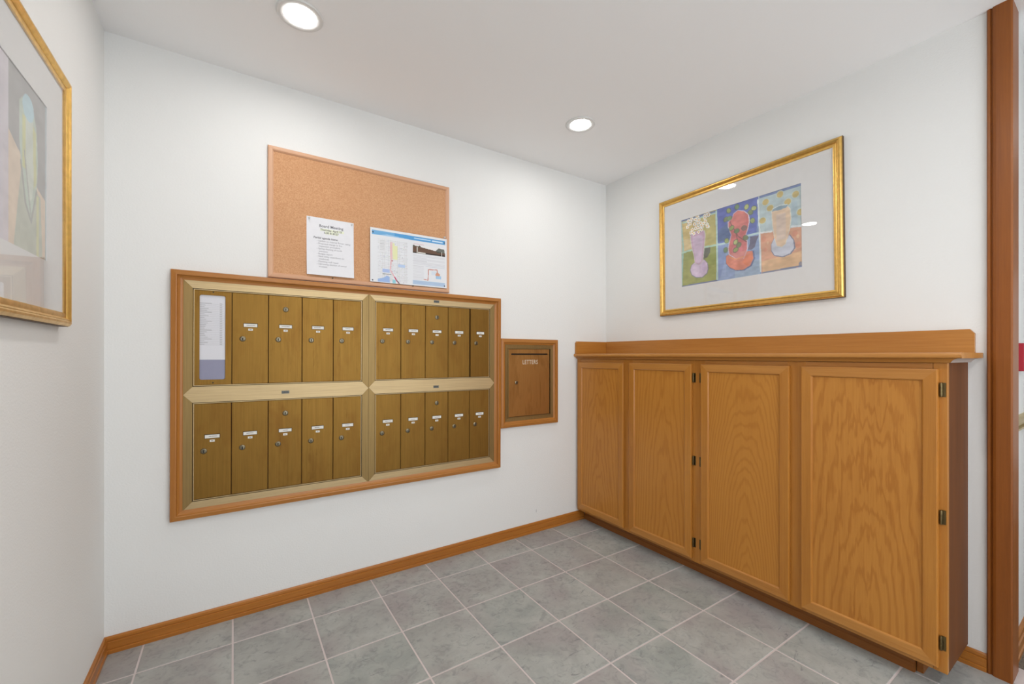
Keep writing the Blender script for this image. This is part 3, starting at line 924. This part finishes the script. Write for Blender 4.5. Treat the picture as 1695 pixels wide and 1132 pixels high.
# ------------------------------------------------------------------ framed pictures
def picture(name, fn, u0, u1, v0, v1, art, au0, au1, av0, av1, label, rot, off, th, grot=(0, 0, 0)):
    cu, cv_ = (u0 + u1) / 2, (v0 + v1) / 2
    p = thing(name, fn(cu, cv_, .001), label, 'picture', 'framed vase pictures')
    fw = .037
    prof = [(0, off), (0, off + th * .55), (.002, off + th * .75), (.007, off + th * .98), (.012, off + th), (.0155, off + th * .86), (.0175, off + th * .90), (.022, off + th * .72), (.0235, off + th * .55), (.028, off + th * .62), (.032, off + th * .60), (fw, off + th * .52), (fw, off)]
    ms = mitred(fn, u0, u1, v0, v1, prof)
    for k_ in ms: ms[k_].build('frame_' + ('rail' if k_ in ('top', 'bottom') else 'side'), M_gold, p, smooth=True)
    bk = MB()
    for m_ in mitred(fn, u0 - .0012, u1 + .0012, v0 - .0012, v1 + .0012, [(0, .0022), (0, off + th * .45), (.0011, off + th * .45), (.0011, .0022)]).values(): bk.add(m_.v, m_.f)
    bk.build('dark_edge', M_gold_edge, p)
    g0, g1, h0, h1 = u0 + fw + .0002, u1 - fw - .0002, v0 + fw + .0002, v1 - fw - .0002
    slab(fn, g0, g1, h0, h1, .0012, off + .0005).build('backing_board', M_gold_edge, p)
    mt = MB()
    for m_ in mitred(fn, g0, g1, h0, h1, [(0, off + .001), (0, off + .004), (.02, off + .004), (.02, off + .001)]).values(): pass
    for (a, b_, c, d) in ((g0, g1, av1, h1), (g0, g1, h0, av0), (g0, au0, av0, av1), (au1, g1, av0, av1)):
        slab(fn, a, b_, c, d, off + .0026, off + .0046, mt)
    mt.build('mat_board', M_mat, p, recalc=False)
    canvas('art_print', art, fn, au0 - .002, au1 + .002, av0 - .002, av1 + .002, off + .0022, p)
    gp = slab(fn, g0, g1, h0, h1, off + .0082, off + .0094).build('glass_pane', M_glass, p)
    gp.rotation_euler = grot
    p.rotation_euler = rot
    return p

# right picture: three vases (watercolour squares)
A = Cv(300, 186, (120, 150, 200))
A.rect(0, 0, .345, .50, (190, 180, 106)); A.rect(.0, .05, .16, .48, (204, 178, 110), .8); A.rect(.0, .30, .10, .48, (212, 190, 140), .8)
A.rect(0, .49, .345, 1, (142, 152, 62)); A.rect(.02, .62, .14, .95, (158, 160, 72), .7); A.rect(.22, .60, .34, .76, (128, 146, 44), .7); A.rect(.16, .80, .34, 1, (156, 166, 76), .6)
A.line([(.0, .0), (.02, .4), (.0, 1)], .012, (150, 196, 190)); A.line([(0, .015), (.33, .03)], .012, (92, 116, 170)); A.line([(.02, .05), (.33, .05)], .010, (176, 214, 208))
A.line([(.0, .49), (.14, .475), (.34, .495)], .013, (176, 214, 196)); A.line([(.343, .03), (.349, .45), (.345, .97)], .012, (184, 218, 212))
A.line([(0, .99), (.16, .985), (.34, .985)], .012, (96, 112, 158))
A.poly([(.355, 0), (.70, 0), (.675, .47), (.40, .49), (.355, .47)], (74, 100, 186)); A.poly([(.36, .30), (.46, .22), (.46, .45), (.36, .47)], (58, 100, 150), .8)
A.poly([(.36, .02), (.44, .02), (.42, .22), (.37, .2)], (62, 88, 178), .7)
A.rect(.355, .50, .70, 1, (134, 162, 206)); A.rect(.50, .80, .70, 1, (156, 184, 210), .8); A.rect(.36, .52, .42, .95, (120, 148, 206), .7); A.poly([(.37, .97), (.44, .6), (.42, .97)], (150, 176, 216), .7)
A.line([(.35, .495), (.44, .50), (.60, .47), (.70, .47)], .012, (184, 214, 222)); 
A.poly([(0.627, 0.491), (0.696, 0.501), (0.676, 0.558), (0.662, 0.635), (0.636, 0.664), (0.605, 0.651), (0.622, 0.585)], (82, 84, 122))
A.rect(.695, 0, 1, .52, (178, 200, 206)); A.rect(.70, .0, 1, .04, (96, 124, 176)); A.rect(.75, .2, .80, .48, (186, 206, 214)); A.rect(.93, .2, .97, .5, (166, 192, 206), .8)
A.poly([(0.705, 0.475), (0.791, 0.492), (0.914, 0.502), (1, 0.515), (1, .985), (0.71, 1)], (216, 158, 128)); A.poly([(.71, .84), (1, .80), (1, .97), (.72, .98)], (226, 184, 140))
for (x, y, w_) in ((.73, .56, .03), (.95, .58, .03), (.97, .72, .03), (.74, .70, .02), (.93, .66, .02)): A.ell(x, y, w_, w_ * 1.3, (214, 138, 110), .8)
for (x, y, w_) in ((.76, .62, .012), (.97, .62, .015), (.95, .76, .012)): A.ell(x, y, w_, w_ * 1.6, (226, 186, 150), .9)
A.line([(.69, .05), (.70, .47), (.705, .96)], .010, (214, 228, 232)); A.line([(.705, .475), (.79, .49)], .010, (228, 234, 236)); A.line([(.72, .985), (1, .975)], .010, (110, 124, 156))
A.line([(.93, .49), (1, .51)], .012, (218, 230, 236)); A.ell(.985, .955, .02, .03, (120, 132, 168), .8)
for (x, y) in [(0.747, 0.106), (0.852, 0.064), (0.958, 0.118), (0.904, 0.182), (0.78, 0.196), (0.723, 0.326), (0.989, 0.343)]:
    A.ell(x, y, .046, .046, (196, 212, 202)); A.ell(x, y, .037, .037, (202, 180, 108))
# vase one
A.poly([(0.222, 0.521), (0.245, 0.495), (0.288, 0.51), (0.282, 0.576), (0.257, 0.636), (0.218, 0.649)], (74, 86, 74))
b1 = [(0.145, 0.663), (0.107, 0.701), (0.093, 0.768), (0.11, 0.843), (0.152, 0.887), (0.208, 0.898), (0.25, 0.854), (0.262, 0.796), (0.256, 0.718), (0.229, 0.662), (0.206, 0.661), (0.178, 0.722)]
bb = [((x - .178) * 1.09 + .178, (y - .78) * 1.07 + .785) for x, y in b1]
A.poly(bb, (112, 120, 128)); A.poly(b1, (206, 184, 214)); A.ell(.15, .78, .05, .08, (214, 196, 222), .8); A.ell(.225, .76, .03, .07, (190, 166, 204), .8)
v1_ = [(0.098, 0.238), (0.174, 0.225), (0.229, 0.249), (0.238, 0.314), (0.227, 0.475), (0.213, 0.677), (0.178, 0.722), (0.14, 0.683), (0.128, 0.552), (0.11, 0.447), (0.099, 0.316)]
A.poly([((x - .168) * 1.10 + .168, (y - .48) * 1.01 + .48) for x, y in v1_], (206, 214, 196)); A.poly(v1_, (202, 166, 196)); A.poly([((x - .168) * .72 + .168, (y - .48) * .82 + .5) for x, y in v1_], (208, 184, 212))
A.ell(.165, .262, .085, .03, (190, 146, 178), .8)
# daisies
rs = np.random.RandomState(9)
for q in range(46):
    x, y = rs.uniform(.065, .28), rs.uniform(.0, .26)
    for t in range(8):
        a = t * .785 + q
        A.ell(x + math.cos(a) * .011, y + math.sin(a) * .019, .009, .008, (240, 240, 236))
    for t in range(4):
        a = t * 1.57 + q * 1.3
        A.ell(x + math.cos(a) * .018, y + math.sin(a) * .030, .005, .005, (92, 84, 66))
    A.ell(x, y, .011, .011, (236, 184, 84))
# vase two
rb = [(0.426, 0.678), (0.46, 0.656), (0.509, 0.68), (0.572, 0.68), (0.604, 0.67), (0.643, 0.68), (0.65, 0.777), (0.626, 0.858), (0.571, 0.899), (0.507, 0.887), (0.458, 0.84), (0.426, 0.771)]
A.poly([((x - .54) * 1.07 + .545, (y - .78) * 1.07 + .785) for x, y in rb], (70, 96, 150)); A.poly(rb, (222, 128, 104)); A.poly([(.59, .72), (.648, .70), (.64, .80), (.60, .86), (.56, .8)], (226, 116, 66), .8); A.ell(.49, .80, .05, .05, (230, 140, 120), .7)
rv = [(0.493, 0.136), (0.53, 0.108), (0.577, 0.14), (0.611, 0.196), (0.618, 0.287), (0.606, 0.383), (0.59, 0.452), (0.601, 0.558), (0.601, 0.634), (0.572, 0.745), (0.509, 0.73), (0.456, 0.662), (0.448, 0.58), (0.462, 0.48), (0.475, 0.407), (0.451, 0.293), (0.451, 0.228), (0.488, 0.185)]
A.poly([((x - .53) * 1.09 + .53, (y - .42) * 1.02 + .42) for x, y in rv], (216, 208, 224)); A.poly(rv, (208, 104, 108)); A.ell(.535, .24, .10, .12, (216, 122, 116), .8); A.ell(.52, .62, .07, .08, (220, 120, 132), .8)
A.poly([(.46, .655), (.6, .655), (.575, .745), (.515, .75)], (216, 134, 128), .8); A.line([(.455, .70), (.51, .745), (.575, .73)], .007, (232, 150, 92))
A.line([(.46, .22), (.53, .45), (.60, .55)], .006, (130, 72, 78)); A.line([(.51, .38), (.53, .55)], .006, (130, 72, 78))
for q, (x, y) in enumerate([(0.453, 0.073), (0.522, 0.056), (0.6, 0.094), (0.427, 0.178), (0.475, 0.316), (0.519, 0.373), (0.579, 0.359), (0.59, 0.49), (0.433, 0.469), (0.423, 0.591), (0.509, 0.517), (0.534, 0.565), (0.508, 0.62), (0.458, 0.178), (.658, .139), (.631, .179), (.646, .292)]):
    c = [(150, 168, 92), (98, 138, 92), (176, 188, 116), (112, 132, 84)][q % 4]
    if (x, y) == (0.579, 0.359): c = (132, 92, 92)
    A.ell(x, y, .040, .034, (72, 96, 72), .8, 60 + q * 23); A.ell(x, y, .031, .025, c, 1, 60 + q * 23)
# vase three
vb = [(0.81, 0.574), (0.788, 0.645), (0.787, 0.726), (0.809, 0.79), (0.865, 0.824), (0.916, 0.804), (0.945, 0.747), (0.939, 0.656), (0.911, 0.579), (0.885, 0.681), (0.826, 0.682)]
A.poly([((x - .866) * 1.08 + .868, (y - .70) * 1.06 + .705) for x, y in vb], (104, 116, 150)); A.poly(vb, (200, 206, 222))
v3 = [(0.792, 0.247), (0.802, 0.222), (0.893, 0.216), (0.918, 0.272), (0.924, 0.385), (0.914, 0.513), (0.885, 0.681), (0.859, 0.705), (0.826, 0.682), (0.81, 0.574), (0.798, 0.42)]
A.poly([((x - .858) * 1.07 + .858, (y - .45) * 1.02 + .45) for x, y in v3], (226, 226, 214)); A.poly(v3, (228, 200, 170)); A.rect(.825, .30, .89, .62, (212, 196, 192), .6)
A.poly([(0.792, 0.245), (0.808, 0.205), (0.861, 0.192), (0.906, 0.218), (0.893, 0.248), (0.841, 0.252)], (132, 164, 184)); A.line([(.80, .215), (.85, .195), (.90, .212)], .006, (214, 230, 234))
A.put(np.ones_like(A.X), (214, 208, 200), .20); A.wobble(.22, 14, 2); A.wobble(.18, 40, 4, .5); A.wobble(.14, 8, 6)
picture('framed_picture', on_right, .4995, 1.5045, 1.4490, 2.1940, A.a, .6590, 1.3310, 1.6190, 2.0365,
        'gold framed picture of three colourful vases on the white wall above the counter', (R(-.7), R(0.15), 0), .010, .018, (0, R(.65), 0))

# left picture: pale vase on a grey and peach ground, seen through glass at a grazing angle
B = Cv(260, 156, (150, 152, 156))
B.poly([(0, .55), (.3, .42), (1, .62), (1, 1), (0, 1)], (226, 196, 170))
B.rect(0, 0, .34, 1, (170, 190, 172), .8); B.rect(.34, 0, .62, 1, (128, 140, 176)); B.rect(.60, 0, .66, 1, (206, 196, 206), .9)
B.poly([(.66, 0), (1, 0), (1, .62), (.92, .58), (.72, .43), (.66, .38)], (132, 130, 128)); B.poly([(.66, .38), (.72, .43), (.92, .58), (1, .62), (1, 1), (.66, 1)], (222, 196, 164))
B.poly([(.70, 1), (.76, .55), (.94, .62), (.96, 1)], (178, 184, 160)); B.rect(.90, .62, .925, 1, (206, 206, 120), .8)
B.poly([(.745, .16), (.79, .10), (.86, .10), (.90, .22), (.915, .42), (.90, .62), (.85, .80), (.80, .74), (.765, .55), (.745, .36)], (176, 196, 176))
B.poly([(.78, .22), (.87, .20), (.885, .45), (.86, .66), (.83, .7), (.80, .5)], (204, 214, 196)); B.rect(.775, .22, .80, .52, (206, 206, 96), .8); B.poly([(.865, .22), (.895, .25), (.90, .55), (.875, .6)], (204, 204, 104), .8)
B.ell(.825, .15, .085, .075, (166, 208, 220)); B.line([(.76, .5), (.80, .72), (.85, .80), (.90, .60)], .012, (136, 140, 128)); B.line([(.79, .42), (.845, .76)], .008, (150, 152, 140))
B.poly([(.90, 1), (.98, .97), (1, 1)], (150, 120, 70)); B.line([(.995, 0), (.995, 1)], .012, (170, 190, 196)); 
B.ell(.18, .45, .16, .3, (196, 160, 150), .8); B.ell(.48, .5, .14, .26, (210, 190, 140), .8)
B.put(np.ones_like(B.X), (222, 222, 222), .34); B.wobble(.15, 12, 12); B.wobble(.10, 36, 14, .5)  # pale veil over the whole print stands in for reflection on the glass
picture('framed_picture', on_left, -1.505, -.5270, 1.2720, 1.9880, B.a, -1.3450, -.6820, 1.4360, 1.8430,
        'gold framed picture of a pale vase on the left side wall', (0, 0, 0), .012, .018)

# ------------------------------------------------------------------ recessed downlights
M_lens_fill = emis('fill downlight lens', (1.0, 0.99, 0.975, 1), REAR_EMIT)
def downlight(x, y, label, lens=None):
    t = thing('recessed_downlight', (x, y, ZC), label, 'ceiling light', 'recessed ceiling lights')
    m = MB()
    pr = [(.081, 0.0), (.081, -.003), (.078, -.0058), (.070, -.0062), (.060, -.0050), (.0555, -.0032), (.0555, 0.0)]
    n = 48; vs = []; fs = []
    for r_, h in pr:
        for k_ in range(n):
            a = 2 * math.pi * k_ / n; vs.append((x + r_ * math.cos(a), y + r_ * math.sin(a), ZC - .0005 + h))
    L = len(pr)
    for j in range(L):
        for k_ in range(n):
            a, b_ = j * n + k_, j * n + (k_ + 1) % n
            c, d = ((j + 1) % L) * n + (k_ + 1) % n, ((j + 1) % L) * n + k_
            fs.append((a, b_, c, d))
    MB().add(vs, fs).build('trim_ring', M_white, t, smooth=True)
    MB().lathe([(.0552, -.0008), (.0552, -.0030), (.050, -.0036), (.0001, -.0040)], (x, y, ZC), 'z', 40).build('lens', lens or M_lens, t)
downlight(-2.153, -0.514, 'recessed ceiling downlight at the left, over the left mailbox bank')
downlight(-0.746, -0.530, 'recessed ceiling downlight at the right, nearer the corner of the room')
for dx_, dn in ((-2.153, 'left'), (-1.45, 'middle'), (-0.746, 'right')):  # unseen rear rows, added and brightened for overhead fill
    if dn != 'right': downlight(dx_, -1.78, 'unseen fill downlight added in the row just behind the viewer, at the ' + dn, M_lens_fill)
    downlight(dx_, -3.02, 'unseen fill downlight added in the row farthest behind the viewer, at the ' + dn, M_lens_fill)
downlight(1.35, -2.75, 'recessed ceiling downlight in the hallway')

# ------------------------------------------------------------------ red pull station on the hallway wall
fa = thing('fire_alarm', (.345, -1.985, 1.178), 'red box mounted on the hallway wall beyond the wooden post', 'alarm')
MB().box(.300, .392, -2.004, -1.9855, 1.122, 1.236, .003).build('back_box', M_red, fa)
MB().box(.312, .380, -2.012, -2.0042, 1.135, 1.222, .002).build('cover', M_red, fa)
MB().box(.322, .370, -2.018, -2.0122, 1.165, 1.185, .002).build('pull_handle', M_white, fa)
